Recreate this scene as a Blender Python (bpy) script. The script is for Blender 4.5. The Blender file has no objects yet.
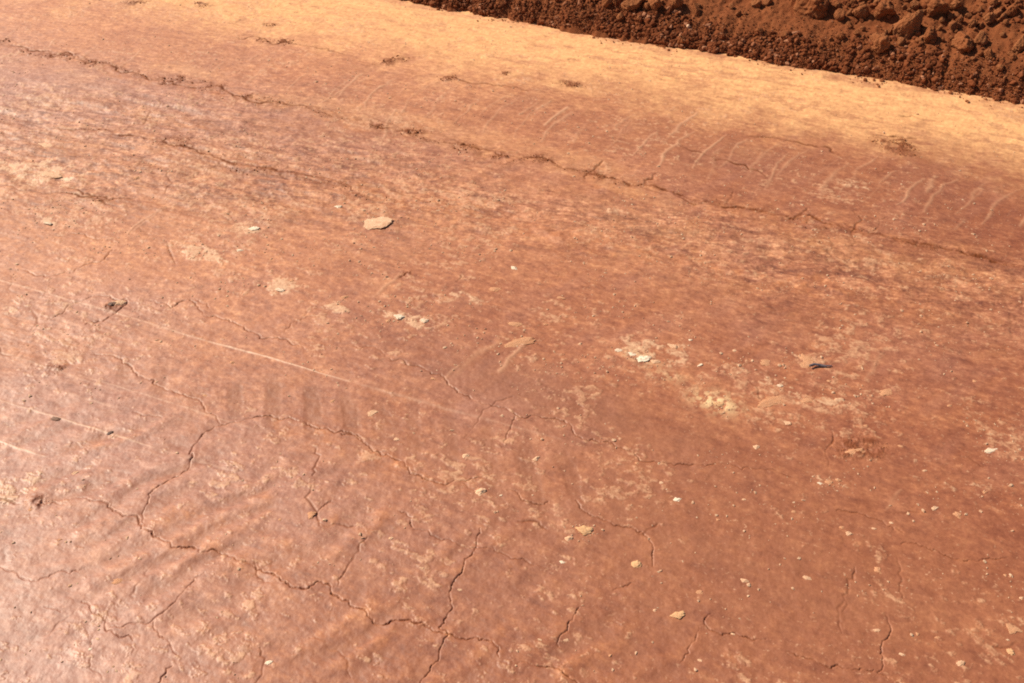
import bpy, bmesh, math, random
import numpy as np
from mathutils import Vector

random.seed(7)
rng = np.random.default_rng(11)
scene = bpy.context.scene
col = scene.collection

# ------------------------------------------------------------------ camera
CAM_H, PITCH, HFOV = 1.6, math.radians(40), math.radians(60)
F = 512 / math.tan(HFOV / 2)
cam_d = bpy.data.cameras.new('camera')
cam = bpy.data.objects.new('camera', cam_d)
col.objects.link(cam)
cam.location = (0, 0, CAM_H)
cam.rotation_euler = (math.radians(90) - PITCH, 0, 0)
cam_d.angle = HFOV
cam_d.clip_start, cam_d.clip_end = 0.05, 500
scene.camera = cam
CP, SP = math.cos(PITCH), math.sin(PITCH)


def at(px, py, z=0.0):
    """point of the level plane at height z seen at that place of the photograph"""
    xr, yd = (px - 512) / F, (py - 341.5) / F
    fwd, down = CP - yd * SP, SP + yd * CP
    k = (CAM_H - z) / down
    return np.array((xr * k, fwd * k))


def px_size(px, py):
    """metres per pixel (across the view) at that place of the ground"""
    x, y = at(px, py)
    return (y * CP + CAM_H * SP) / F


def Z(ox, oy, *pts, k=350 / 1024):
    return [(ox + x * k, oy + y * k) for x, y in pts]


# ------------------------------------------------------------------ noise
_T = np.random.default_rng(3).random((12, 256, 256)).astype(np.float32) * 2 - 1


def vnoise(x, y, s=0):
    xi, yi = np.floor(x), np.floor(y)
    fx, fy = x - xi, y - yi
    xi, yi = xi.astype(np.int64) & 255, yi.astype(np.int64) & 255
    fx = fx * fx * fx * (fx * (fx * 6 - 15) + 10)
    fy = fy * fy * fy * (fy * (fy * 6 - 15) + 10)
    T = _T[s % 12]
    x1, y1 = (xi + 1) & 255, (yi + 1) & 255
    a = T[xi, yi] * (1 - fx) + T[x1, yi] * fx
    b = T[xi, y1] * (1 - fx) + T[x1, y1] * fx
    return a * (1 - fy) + b * fy


def fbm(x, y, scale, octv=4, s=0, gain=.5):
    x, y = x / scale, y / scale
    out, amp, tot = 0, 1.0, 0
    for i in range(octv):
        out = out + amp * vnoise(x + 17.3 * i, y - 9.1 * i, s + i)
        tot += amp
        amp *= gain
        x, y = (x * .8 - y * .6) * 2.03, (x * .6 + y * .8) * 2.03
    return out / tot


def sstep(a, b, v):
    t = np.clip((v - a) / (b - a), 0, 1)
    return t * t * (3 - 2 * t)


# ------------------------------------------------------------------ road frame
FA, FB = at(390, 0), at(1024, 106)           # foot of the soil bank
S_DIR = (FB - FA) / np.linalg.norm(FB - FA)   # along the road, to the right
N_DIR = np.array((-S_DIR[1], S_DIR[0]))       # across the road, towards the bank


def road_st(x, y):
    dx, dy = x - FA[0], y - FA[1]
    return dx * S_DIR[0] + dy * S_DIR[1], dx * N_DIR[0] + dy * N_DIR[1]


def foot_offset(s):
    return .012 * vnoise(s / .16, s * 0 + 3.3, 2) + (.009 + .014 * sstep(1.3, .5, s)) * vnoise(s / .05, s * 0 + 7.7, 4) + .012 * vnoise(s / .022, s * 0 + 9.7, 8) + .025 * vnoise(s / .6, s * 0 + 1.1, 5)


# ------------------------------------------------------------------ ground sheet
def row_positions():
    ys, y = [], .45
    while y < 5.6:
        ys.append(y)
        fp = (y * y + CAM_H ** 2) / (CAM_H * F)
        y += min(.62 * fp, .0065)
    up, st = [ys[-1]], .01
    while up[-1] < 150:
        st *= 1.10
        up.append(up[-1] + st)
    dn, st = [ys[0]], .004
    while dn[-1] > -60:
        st *= 1.10
        dn.append(dn[-1] - st)
    return np.array(dn[:0:-1] + ys + up[1:])


def col_positions():
    n = 1900
    us = list(np.linspace(-1, 1, n))
    st = us[1] - us[0]
    ext, u = [], 1.0
    while u < 40:
        st *= 1.05
        u += st
        ext.append(u)
    return np.array([-e for e in ext[::-1]] + us + ext)


YS, US = row_positions(), col_positions()
WY = .80 * (.766 * np.clip(YS, .3, 6) + 1.028)
X = US[None, :] * WY[:, None]
Y = np.repeat(YS[:, None], len(US), 1)
R_, C_ = X.shape
S, T = road_st(X, Y)


def fract(pts, jit=.13, levels=3):
    pts = [np.array(p, float) for p in pts]
    for _ in range(levels):
        out = [pts[0]]
        for a, b in zip(pts, pts[1:]):
            d = b - a
            m = (a + b) / 2 + np.array((-d[1], d[0])) * random.gauss(0, jit)
            out += [m, b]
        pts = out
    return pts


def stamp(mask, pix, w, strength=1.0, jit=.13, levels=3, taper=True, vary=.5, soft=2, keep=.32):
    pts = fract([at(*p) for p in pix], jit, levels)
    n = len(pts) - 1
    ph = random.random() * 50
    for i, (a, b) in enumerate(zip(pts, pts[1:])):
        u = (i + .5) / n
        ww = w * (1 + vary * float(vnoise(np.array([i * .35 + ph]), np.array([ph]), 3)[0]))
        st = strength * (.9 + .75 * float(vnoise(np.array([i * .22 - ph]), np.array([ph]), 6)[0]))
        if taper:
            e = min(1, min(u, 1 - u) / .12)
            ww *= .45 + .55 * e
            st *= .5 + .5 * e
        ym = max(.3, (a[1] + b[1]) / 2)
        ww = max(ww, .62 * min(.62 * (ym * ym + CAM_H ** 2) / (CAM_H * F), .0065))   # no finer than the sheet's own grid
        st = max(st, keep * strength)
        m = ww * 3
        r0, r1 = np.searchsorted(YS, min(a[1], b[1]) - m), np.searchsorted(YS, max(a[1], b[1]) + m)
        if r1 <= r0:
            continue
        wl, wh = WY[r0:r1].min(), WY[r0:r1].max()
        x0, x1 = min(a[0], b[0]) - m, max(a[0], b[0]) + m
        c0 = np.searchsorted(US, min(x0 / wl, x0 / wh))
        c1 = np.searchsorted(US, max(x1 / wl, x1 / wh))
        if c1 <= c0:
            continue
        xx, yy = X[r0:r1, c0:c1], Y[r0:r1, c0:c1]
        d = b - a
        t = np.clip(((xx - a[0]) * d[0] + (yy - a[1]) * d[1]) / (d @ d + 1e-12), 0, 1)
        dist = np.hypot(xx - a[0] - t * d[0], yy - a[1] - t * d[1])
        v = st * np.exp(-(dist / ww) ** soft)
        mask[r0:r1, c0:c1] = np.maximum(mask[r0:r1, c0:c1], v)


def blob(pix, rx, ry, ang=0.0):
    """soft patch on the ground: centre in the photograph, radii in metres along and across the road"""
    c = at(*pix)
    dx, dy = X - c[0], Y - c[1]
    a, b = dx * S_DIR[0] + dy * S_DIR[1], dx * N_DIR[0] + dy * N_DIR[1]
    ca, sa = math.cos(ang), math.sin(ang)
    a, b = a * ca + b * sa, -a * sa + b * ca
    return np.exp(-((a / rx) ** 2 + (b / ry) ** 2))


zero = lambda: np.zeros((R_, C_), np.float32)
crack, hair, lug, scratch, redrow = zero(), zero(), zero(), zero(), zero()

# main drying cracks, traced as lines on the ground
CR = [
    (Z(0, 225, (265, 375), (330, 378), (375, 405), (405, 440), (450, 450), (500, 480), (545, 500), (590, 520), (600, 545), (650, 585)), .0030, .7),
    (Z(0, 225, (640, 585), (690, 578), (740, 565), (800, 562), (860, 570), (925, 595), (980, 610), (1024, 610)) + [(362, 440), (373, 452), (391, 458), (405, 464), (410, 474), (432, 482), (446, 486), (466, 482), (487, 476)], .0034, .95),
    (Z(0, 225, (640, 585), (600, 605), (570, 640), (565, 675)) + Z(0, 450, (540, 60), (500, 85), (465, 105), (435, 130), (430, 160), (420, 215)), .0026, .8),
    (Z(0, 450, (225, 140), (265, 150), (330, 178), (360, 195), (410, 220), (450, 255), (500, 272), (550, 287), (610, 300), (660, 305), (720, 330), (780, 360), (820, 380), (850, 403), (900, 408), (930, 385), (970, 400), (990, 430))
     + Z(340, 450, (0, 435), (40, 460), (80, 487), (150, 500), (200, 497), (250, 515), (310, 540), (350, 552), (400, 548), (440, 560), (465, 580), (465, 605)), .0034, 1.0),
    (Z(340, 450, (520, 625), (580, 632), (640, 640), (690, 675), (730, 700)), .0028, .9),
    (Z(340, 450, (410, 230), (400, 265), (395, 290), (365, 320), (360, 350), (330, 390), (325, 440), (310, 490), (290, 520), (315, 545), (290, 590), (265, 635), (240, 670), (225, 700)), .0026, .85),
    (Z(340, 450, (170, 180), (210, 200), (215, 230)), .0024, .7),
    (Z(340, 450, (215, 235), (290, 262), (350, 280), (395, 290), (440, 288), (500, 320), (560, 335), (630, 350)), .0022, .6),
    (Z(340, 450, (490, 120), (540, 150), (580, 160), (610, 152)), .0028, .9),
    (Z(340, 450, (690, 148), (715, 180), (760, 200), (800, 220), (860, 230), (900, 255), (918, 290), (915, 340)), .0025, .75),
    (Z(340, 450, (700, 460), (690, 480), (665, 530), (640, 575)), .0024, .8),
    (Z(340, 450, (860, 390), (800, 410)), .0022, .6),
    (Z(674, 450, (110, 480), (90, 495), (90, 510), (130, 535), (180, 535), (220, 550), (270, 553)), .0026, .85),
    (Z(674, 450, (90, 510), (60, 560), (20, 620)), .002, .4),
    (Z(674, 450, (330, 590), (380, 605), (440, 630), (480, 628), (545, 640), (600, 650)), .0024, .75),
    (Z(674, 450, (612, 480), (610, 560), (612, 610), (595, 650), (640, 675), (690, 700)), .0022, .7),
    (Z(674, 450, (475, 178), (560, 190), (620, 220), (670, 240)), .0026, .7),
    (Z(674, 450, (665, 275), (740, 285), (800, 310), (850, 325), (900, 322), (1010, 325)), .0026, .75),
    (Z(340, 225, (40, 355), (110, 365), (180, 395), (215, 415), (270, 440), (330, 480), (390, 515), (440, 530), (515, 560), (570, 560), (620, 570), (660, 580), (690, 620), (740, 628), (780, 635), (810, 650), (850, 662))
     + Z(674, 450, (20, 40), (100, 45), (150, 40)), .0026, .75),
    (Z(674, 450, (150, 40), (250, 55), (320, 70), (370, 90)), .0022, .5),
    (Z(340, 225, (515, 560), (500, 600), (480, 640)), .0024, .5),
    (Z(0, 225, (450, 220), (500, 240), (550, 215), (580, 235), (600, 265), (670, 275), (700, 290), (740, 310), (800, 330), (850, 345), (900, 365)), .0032, .75),
    (Z(0, 225, (800, 330), (850, 290), (900, 268), (960, 262)), .0022, .35),
    (Z(0, 225, (550, 215), (610, 240)), .003, .6),
    (Z(0, 225, (140, 275), (200, 235), (265, 210), (330, 215), (385, 218)), .003, .6),
    (Z(0, 225, (250, 290), (300, 280), (350, 245), (370, 215)), .003, .8),
    (Z(0, 225, (215, 140), (240, 122), (290, 110), (330, 70)), .0035, .7),
    (Z(0, 225, (60, 130), (130, 150), (200, 135)), .003, .5),
    (Z(0, 225, (170, 35), (210, 25), (250, 30), (310, 35)), .004, .5),
    (Z(340, 225, (0, 610), (45, 618), (70, 640)), .0035, .7),
    (Z(674, 225, (570, 25), (600, 0), (625, -25)), .0032, .5),
    (Z(340, 225, (340, 170), (355, 150), (362, 160)), .004, .6),
    (Z(340, 225, (175, 155), (200, 140)), .005, .8),
    (Z(0, 450, (0, 340), (50, 360), (90, 385)), .0024, .6),
    (Z(0, 450, (90, 385), (130, 375), (180, 355), (240, 350)), .0026, .5),
    (Z(0, 450, (130, 460), (180, 475)), .002, .5),
    (Z(0, 450, (240, 445), (280, 480), (310, 500), (310, 530), (350, 550), (390, 560)), .0022, .7),
    (Z(0, 450, (310, 530), (380, 510), (460, 490), (520, 440), (560, 395), (600, 360)), .0026, .55),
    (Z(0, 450, (455, 500), (470, 550), (500, 575), (520, 600)), .002, .6),
    (Z(0, 450, (505, 635), (470, 680), (455, 700)), .0024, .9),
    (Z(0, 450, (70, 150), (150, 150), (190, 160)), .0028, .5),
    (Z(0, 450, (970, 150), (930, 210)), .002, .5),
]
for pix, w, st in CR:
    stamp(crack, pix, w * .30, st, jit=.12, levels=4, vary=.8)

# faint hairlines, top part of the road
HL = [
    Z(0, 0, (0, 125), (60, 135), (110, 145), (150, 165), (200, 150), (250, 185), (310, 180), (355, 212), (410, 215), (440, 235), (490, 245), (560, 255), (640, 250), (710, 285), (740, 300), (830, 300), (920, 325), (1024, 350)),
    Z(0, 0, (680, 112), (740, 105), (780, 115), (850, 125), (900, 135), (1010, 160)),
    Z(0, 0, (415, 400), (450, 410), (500, 425), (590, 450), (650, 465), (720, 485), (800, 495), (870, 510), (950, 520), (1024, 545)),
    Z(0, 0, (150, 375), (270, 380), (330, 388), (415, 400)),
    Z(0, 0, (200, 550), (300, 575), (340, 580), (400, 575)),
    Z(340, 0, (50, 350), (95, 370), (150, 375), (200, 385), (220, 405)),
    Z(340, 0, (340, 415), (360, 425), (410, 440), (470, 455), (560, 460), (610, 465), (650, 490)),
    Z(340, 0, (700, 525), (740, 500), (800, 520), (870, 545), (920, 545), (960, 560), (1024, 585)),
    Z(340, 0, (740, 500), (770, 470)), Z(340, 0, (890, 540), (930, 505)),
    Z(674, 0, (0, 570), (60, 600), (130, 605), (200, 610), (270, 620), (350, 640), (400, 630), (440, 655), (500, 670)),
    Z(674, 0, (350, 640), (390, 610)),
    Z(674, 225, (570, 25), (640, 40), (700, 45), (780, 65), (850, 80), (930, 105), (1000, 115)),
    Z(340, 0, (310, 225), (400, 245), (480, 250), (550, 265)),
    Z(674, 0, (215, 400), (320, 410), (400, 425), (450, 430), (490, 455)),
    Z(674, 0, (570, 395), (640, 400), (710, 405)), Z(674, 0, (660, 340), (730, 352)), Z(674, 0, (540, 295), (620, 310)),
    Z(340, 0, (1000, 430), (1100, 470), (1250, 520)),
    [(0, 185), (60, 192), (110, 205)],
]
for pix in HL:
    stamp(hair, pix, .0044, 1.0, jit=.12, levels=4, vary=.8)
for _ in range(46):                      # small random drying lines
    px, py = random.uniform(-60, 1080), random.uniform(120, 690)
    a = random.choice((random.gauss(.3, .25), random.gauss(2.2, .3)))
    p = [(px, py)]
    for _ in range(random.randint(2, 4)):
        a += random.gauss(0, .45)
        L = random.uniform(8, 22)
        p.append((p[-1][0] + L * math.cos(a), p[-1][1] + L * math.sin(a)))
    stamp(hair, p, .0022 if py > 330 else .003, random.uniform(.25, .5), levels=2)

# pale raised edges left by tyre lugs
LG = [Z(340, 0, (410, 335), (455, 300), (500, 275)), Z(340, 0, (525, 335), (580, 300)), Z(340, 0, (600, 365), (665, 315)), Z(340, 0, (780, 395), (820, 360), (860, 335)),
      Z(340, 0, (960, 405), (990, 370), (1024, 345), (1045, 330)), Z(674, 0, (95, 530), (115, 490), (110, 460), (150, 430)), Z(674, 0, (225, 490), (245, 470), (260, 440)),
      Z(674, 0, (265, 555), (285, 520), (300, 480), (335, 450)), Z(674, 0, (430, 580), (450, 530), (475, 500), (510, 480)), Z(674, 0, (740, 560), (755, 525)), Z(674, 0, (820, 670), (850, 640)),
      Z(674, 0, (870, 590), (900, 555)), Z(0, 0, (385, 680), (420, 650), (470, 610), (520, 585), (570, 560)), Z(0, 0, (570, 650), (640, 625), (690, 595), (760, 570), (800, 550)),
      Z(0, 0, (930, 310), (980, 280), (1024, 250)), Z(0, 0, (290, 560), (350, 545), (420, 540)), Z(340, 0, (120, 420), (135, 370), (165, 320)), Z(340, 0, (220, 280), (250, 250)),
      Z(340, 225, (100, 210), (140, 175), (180, 145)), Z(340, 225, (330, 450), (380, 400), (430, 365), (480, 340)), Z(340, 225, (310, 450), (350, 415)), Z(674, 225, (560, 450), (585, 420), (605, 375)),
      Z(674, 450, (620, 175), (640, 145), (665, 115)), [(128, 233), (165, 208), (195, 196)], [(500, 372), (520, 350)], Z(0, 0, (130, 420), (30, 450))]
for i in range(9):                       # the same row of lug marks runs on to the left, faint
    LG.append([(330 - i * 42, 96 - i * 6), (350 - i * 42, 80 - i * 6)])
for i in range(24):                      # a long faint row of lug marks in the far wheel track
    x0, y0 = 345 + i * 29.5 + random.uniform(-4, 4), 88 + i * 5.35 + random.uniform(-4, 4)
    L = random.uniform(.6, 1.15)
    LG.append([(x0 + 26 * L, y0 - 17 * L), (x0 + 8 * L + random.uniform(-3, 3), y0 - 5 * L), (x0 - 9 * L, y0 + 17 * L)])
for pix in LG:
    stamp(lug, pix, random.uniform(.004, .0075), random.uniform(.45, .9), jit=.05, levels=2, vary=.5)

# straight pale scratches dragged along the road
for pix, w, st in (([(-90, 255), (0, 280), (115, 312), (270, 357), (350, 382)], .0028, 1.1), ([(350, 382), (450, 411), (560, 440)], .004, .25), ([(80, 374), (150, 395), (225, 420)], .0026, .8), ([(225, 420), (330, 450)], .004, .2),
                   ([(-120, 360), (0, 400), (100, 430), (155, 447)], .0024, 1.2), ([(-80, 416), (0, 441), (45, 456)], .0024, .8), ([(-60, 335), (30, 361), (120, 390)], .003, .4), ([(155, 447), (240, 473)], .003, .25), ([(60, 390), (110, 405)], .003, .5)):
    stamp(scratch, pix, w, st, jit=.004, levels=3, vary=.5, keep=.65)

# rows of loosened dark red soil
RR = [Z(0, 0, (140, 160), (180, 150), (250, 175), (270, 190), (310, 185)), Z(0, 0, (470, 240), (495, 245), (525, 220)), Z(0, 0, (590, 262), (635, 250)), Z(0, 0, (705, 290), (745, 275)), Z(0, 0, (735, 108), (790, 118), (850, 124)),
      Z(0, 0, (0, 122), (20, 118)), Z(340, 0, (60, 185), (110, 190), (190, 182)), Z(340, 0, (85, 370), (110, 378)), Z(340, 0, (190, 385), (220, 400)), Z(340, 0, (340, 420), (365, 425)), Z(340, 0, (560, 462), (610, 462)), Z(340, 0, (465, 455), (490, 455)),
      Z(674, 0, (560, 410), (640, 430), (700, 450)), Z(674, 0, (640, 400), (715, 460)), Z(0, 0, (560, 15), (610, 18)), Z(0, 0, (375, 3), (420, 8)), Z(0, 0, (775, 72), (800, 70)), Z(340, 0, (310, 225), (340, 232)), Z(340, 0, (480, 215), (500, 208)), Z(340, 0, (650, 240), (690, 242)),
      Z(0, 225, (120, 420), (160, 420), (185, 405)), Z(674, 225, (470, 640), (560, 630), (620, 655)), Z(0, 450, (90, 150), (150, 150)),
      Z(0, 0, (270, 383), (300, 383)), Z(0, 0, (300, 575), (330, 580)), Z(340, 225, (180, 150), (205, 138)), Z(0, 225, (310, 245), (345, 228))]
for pix in RR:
    stamp(redrow, pix, .011 if pix[0][1] > 200 else .018, random.uniform(.75, 1), jit=.34, levels=4, vary=1.0)

# rust coloured dry soil that follows the rows of loosened ground
rustm = zero()
for i in (0, 1, 2, 3, 5, 6, 7, 10, 12, 13, 14):
    stamp(rustm, HL[i], .034, .9, jit=.10, levels=2, vary=.8)
for pix, w, st in CR[:4]:
    stamp(rustm, pix, .016, .45, jit=.14, levels=2, vary=.9)
for pix in ([(-40, 34), (20, 46), (60, 55), (106, 62), (150, 79), (180, 82), (245, 99), (300, 106), (345, 120)], [(345, 120), (415, 134), (463, 145), (530, 157), (562, 168), (600, 178), (640, 186), (690, 200)], [(690, 200), (742, 209), (800, 219), (845, 229), (893, 239), (941, 247), (1016, 264), (1080, 278)],
            [(142, 139), (202, 154), (273, 170), (350, 187), (430, 203)]):
    stamp(hair, pix, .0040, .42, jit=.10, levels=4, vary=.8)
    stamp(redrow, pix, .014, .55, jit=.14, levels=4, vary=1.0)
stamp(rustm, [(142, 137), (246, 166), (350, 186), (470, 215), (600, 245), (760, 275), (900, 300), (1040, 330)], .055, .9, jit=.06, levels=3, vary=.7)
stamp(rustm, [(-40, 34), (60, 55), (150, 78), (245, 98), (345, 120), (460, 143), (560, 166), (690, 200), (845, 230), (1016, 264)], .045, 1.0, jit=.05, levels=3, vary=.7)
rustrow = rustm * sstep(-.35, .30, fbm(X, Y, .035, 4, 6))

# ---- fields over the road (s along, t across; t grows towards the bank)
sN, tN = S, T
warp = fbm(S, T, .45, 3, 1)
edge = -.02 + .10 * fbm(S, T, .5, 4, 2) + .035 * fbm(S, T, .06, 3, 7)
dustline_a, dustline_b = at(100, 6), at(1024, 172)
dl = (dustline_b - dustline_a) / np.linalg.norm(dustline_b - dustline_a)
Td = (X - dustline_a[0]) * -dl[1] + (Y - dustline_a[1]) * dl[0]
dust = sstep(-.26, .34, Td + 1.7 * edge + .10 * fbm(S, T, .045, 4, 8, .7) + .03 * np.sin(2 * math.pi * S / .30))
dust_patch = sstep(.15, .6, fbm(S / 2.2, T, .3, 4, 5)) * sstep(-2.2, -.3, T)
pit = sstep(.16, .42, fbm(S / 2.6, T, .032, 4, 10) + .25 * fbm(S, T, .25, 2, 3))
dust = np.clip(dust + .35 * dust_patch, 0, 1)
dust = dust * (1 - .40 * pit) * (1 - .2 * sstep(.0, .5, fbm(S / 3, T, .12, 4, 6)))
rimv = np.exp(-((T + .015) / .035) ** 2) * sstep(-.3, .3, fbm(S, T, .06, 3, 9) + .15)
dust = dust * (1 - .6 * rimv)
lit_tone = np.clip(.46 - .17 * X + .20 * (Y - 2.0) + .35 * fbm(S / 1.6, T, .45, 4, 11), 0, 1)  # light falloff painted in: paler to the left and far side, plus random tone

streak = fbm(S / 4.5 + .15 * warp, T + .06 * warp, .085, 5, 3)         # drawn out along the road
streak2 = fbm(S / 3.0, T, .035, 4, 8)
ca, cb = at(330, 190), at(1024, 290)
cd = (cb - ca) / np.linalg.norm(cb - ca)
Tc = (X - ca[0]) * -cd[1] + (Y - ca[1]) * cd[0]
zone_c = np.exp(-((Tc + .10 * warp) / .30) ** 2)
zone_l = np.exp(-(((X - at(130, 120)[0]) / 1.3) ** 2 + ((Y - at(130, 120)[1]) / .5) ** 2))
zone_bl = np.exp(-(((X - at(30, 330)[0]) / .35) ** 2 + ((Y - at(30, 330)[1]) / .22) ** 2))
churn = np.clip(zone_c * .95 + zone_l * .7 + zone_bl * .6 + .25 * fbm(S, T, .5, 3, 9), 0, 1)

# flat spalled plates of crust
pl = fbm(S / 1.5, T, .017, 5, 4, .62) + .5 * fbm(S, T, .20, 3, 6)
plate_zone = np.clip(.12 + .8 * blob((230, 262), .45, .22) + .9 * blob((720, 380), .55, .2) + .8 * blob((420, 320), .3, .14) + .8 * blob((50, 190), .45, .3)
                     + .6 * blob((60, 320), .3, .2) + .75 * blob((900, 390), .4, .2) + .45 * blob((830, 200), .3, .2) + .4 * blob((540, 290), .3, .2) + .4 * blob((900, 560), .4, .15) + .55 * zone_c + .5 * zone_l, 0, 1)
plate = sstep(.36, .66, pl + .24 * plate_zone)
yellow = np.clip(1.2 * blob((716, 402), .055, .035) + .8 * blob((640, 358), .045, .02) + .35 * blob((668, 376), .05, .025), 0, 1) * sstep(-.15, .45, fbm(S, T, .013, 3, 1) + .2)

# tyre ribs, lower left: slanted bars
ra, rb = at(250, 643), at(325, 597)
rd = (rb - ra) / np.linalg.norm(rb - ra)
perp = -(X - ra[0]) * rd[1] + (Y - ra[1]) * rd[0]
along = (X - ra[0]) * rd[0] + (Y - ra[1]) * rd[1]
ribs = np.sin(2 * math.pi * (perp + .050 * fbm(X, Y, .20, 4, 3) + .012 * np.sin(along / .11)) / .078)
ribs = ribs * sstep(-.55, .35, fbm(along / 1.4, perp / .9, .12, 3, 10))
ribmask = np.clip(1.3 * blob((300, 580), .85, .30) + .7 * blob((120, 480), .35, .14), 0, 1) * sstep(-.5, .15, fbm(X, Y, .13, 3, 2) + .15)
# tread bars between the scratches
ta, tb = at(120, 330), at(560, 452)
td = (tb - ta) / np.linalg.norm(tb - ta)
ts = (X - ta[0]) * td[0] + (Y - ta[1]) * td[1]
tt = -(X - ta[0]) * td[1] + (Y - ta[1]) * td[0]
bv = at(270, 350) - at(275, 430)
bk = (bv @ td) / (-bv[0] * td[1] + bv[1] * td[0])
bars = sstep(-.1, .7, np.sin(2 * math.pi * (ts - bk * tt + .012 * fbm(X, Y, .1, 3, 5)) / .118))
barmask = sstep(-.21, -.15, tt + .02 * warp) * sstep(.0, -.05, tt + .02 * warp) * sstep(-.15, .15, ts) * sstep(1.7, 1.1, ts) * sstep(-.5, .2, fbm(X, Y, .2, 2, 8))
# second row, lower right (faint)
bars2 = sstep(0, .8, np.sin(2 * math.pi * (ts + .5 * tt) / .10 + 2 * warp)) * np.clip(blob((470, 450), .55, .12), 0, 1)

fine = fbm(X, Y, .030, 4, 2)
fine2 = fbm(X, Y, .011, 3, 7)
big = fbm(X, Y, .9, 3, 4)
scuff = fbm(along / 3.2, perp, .045, 4, 6)      # scuffs parallel to the ribs

stamp(redrow, [(836, 449), (850, 446), (864, 450), (886, 448)], .020, 1.0, jit=.2, levels=3)
stamp(redrow, [(842, 442), (862, 443)], .014, 1.0, jit=.2, levels=3)
stain = redrow * sstep(-.35, .3, fbm(X, Y, .018, 4, 5) + .05)
H = .007 * big
H += .0010 * fine + .0005 * fine2
H += churn * (.0062 * streak + .0040 * streak2 + .0030 * fbm(S, T, .045, 4, 0, .6))
H += dust * (.0028 * fbm(S / 2, T, .05, 4, 1) + .0016 * fbm(X, Y, .016, 3, 9))
flake = np.clip(sum(k * blob(p, a, b) for p, a, b, k in (((48, 170), .16, .10, 1), ((28, 172), .2, .05, .8), ((205, 254), .13, .05, 1), ((282, 284), .06, .06, 1), ((335, 308), .07, .025, .9), ((410, 320), .11, .03, 1), ((30, 318), .15, .10, .7), ((15, 490), .06, .08, .9),
        ((520, 346), .05, .02, .8), ((800, 392), .16, .05, .8), ((805, 358), .07, .03, .8), ((640, 357), .05, .02, 1), ((828, 480), .05, .02, 1), ((860, 185), .12, .06, .7), ((470, 300), .12, .05, .6), ((660, 350), .2, .1, .55), ((930, 470), .25, .1, .5), ((45, 222), .08, .04, .8), ((250, 228), .1, .04, .7), ((130, 235), .15, .05, .5), ((580, 205), .3, .08, .5), ((430, 190), .25, .06, .45))), 0, 1)
flake = sstep(.34, .60, flake * (.50 + 1.25 * fbm(S / 1.4, T, .020, 5, 2, .72) + .55 * fbm(S, T, .07, 2, 7)))
H += .0012 * flake
H += .0011 * plate + .0009 * scuff * np.clip(ribmask + .25, 0, 1)
left = .4 + .6 * np.where(Y < 2.2, sstep(-.75, -.25, X), 1)
rust = np.clip(1.3 * sum(blob(p, .07, .03) for p in ((62, 362), (20, 350), (310, 437), (385, 462), (300, 430), (75, 352), (45, 500), (200, 520))) * sstep(-.3, .3, fbm(X, Y, .03, 4, 6) + .1) + ribmask * sstep(.0, .9, ribs + .9 * fine) * .9 * left + .5 * ribmask * sstep(.05, .4, scuff) + rustrow, 0, 1)
bandB = np.exp(-((Td + .30 + .06 * warp + .05 * np.sin(2 * math.pi * S / .30)) / .17) ** 4) * sstep(-1.2, .6, S)
press = np.clip(bars * barmask + .75 * bars2 + .42 * bandB * (.45 + .55 * sstep(.3, 2.2, S)) + .75 * blob((560, 400), .45, .10) + .6 * blob((800, 600), .7, .3) + ribmask * sstep(.2, -.8, ribs + .3 * fine) * .7 + .35 * fbm(S, T, .5, 4, 3), 0, 1)
H += .0020 * ribs * ribmask - .0009 * bars * barmask - .0006 * bars2
H += .0013 * lug + .0005 * scratch
H += stain * (.002 + .005 * np.abs(fine2))
H -= .0035 * pit * dust + .003 * rimv * np.abs(fine)
H += yellow * .0008
lipc = zero()
for pix, w, st in CR[:8]:
    stamp(lipc, pix, w * 3.6, st, jit=.14, levels=1)
H += .0008 * lipc * (.5 + fine)
groove = np.clip(crack, 0, 1.2)
H -= .0038 * groove + .0032 * hair * (1 - .4 * dust)
fade = sstep(7.5, 5.5, np.hypot(X, Y - 2.5))
H *= fade
S_f, T_f = road_st(X, Y)
H -= .02 * sstep(.10, .30, T_f)

grey = np.clip(.5 * blob((60, 100), .8, .35) + .95 * blob((20, 570), .55, .45) + .5 * blob((40, 400), .35, .25) + .6 * blob((250, 480), .5, .2) + .55 * blob((60, 95), .9, .35) + .5 * blob((300, 130), 1.0, .25) + .5 * blob((70, 310), .3, .2) + .12 * blob((840, 190), .5, .14) + .1 * blob((700, 150), .6, .1) + .3 * blob((560, 420), .6, .12)
               + .35 * fbm(X, Y, .4, 4, 3) + .25 * scuff, 0, 1)


def grid_mesh(name, X, Y, Zz, attrs):
    r, c = X.shape
    me = bpy.data.meshes.new(name)
    co = np.stack((X, Y, Zz), -1).astype(np.float32).reshape(-1)
    idx = np.arange(r * c, dtype=np.int32).reshape(r, c)
    q = np.stack((idx[:-1, :-1], idx[:-1, 1:], idx[1:, 1:], idx[1:, :-1]), -1).reshape(-1)
    nf = len(q) // 4
    me.vertices.add(r * c)
    me.vertices.foreach_set('co', co)
    me.loops.add(len(q))
    me.loops.foreach_set('vertex_index', q)
    me.polygons.add(nf)
    me.polygons.foreach_set('loop_start', np.arange(0, len(q), 4, dtype=np.int32))
    me.update(calc_edges=True)
    me.polygons.foreach_set('use_smooth', np.ones(nf, bool))
    for k, v in attrs.items():
        a = me.attributes.new(k, 'FLOAT', 'POINT')
        a.data.foreach_set('value', np.broadcast_to(v, X.shape).astype(np.float32).reshape(-1))
    return me


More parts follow.
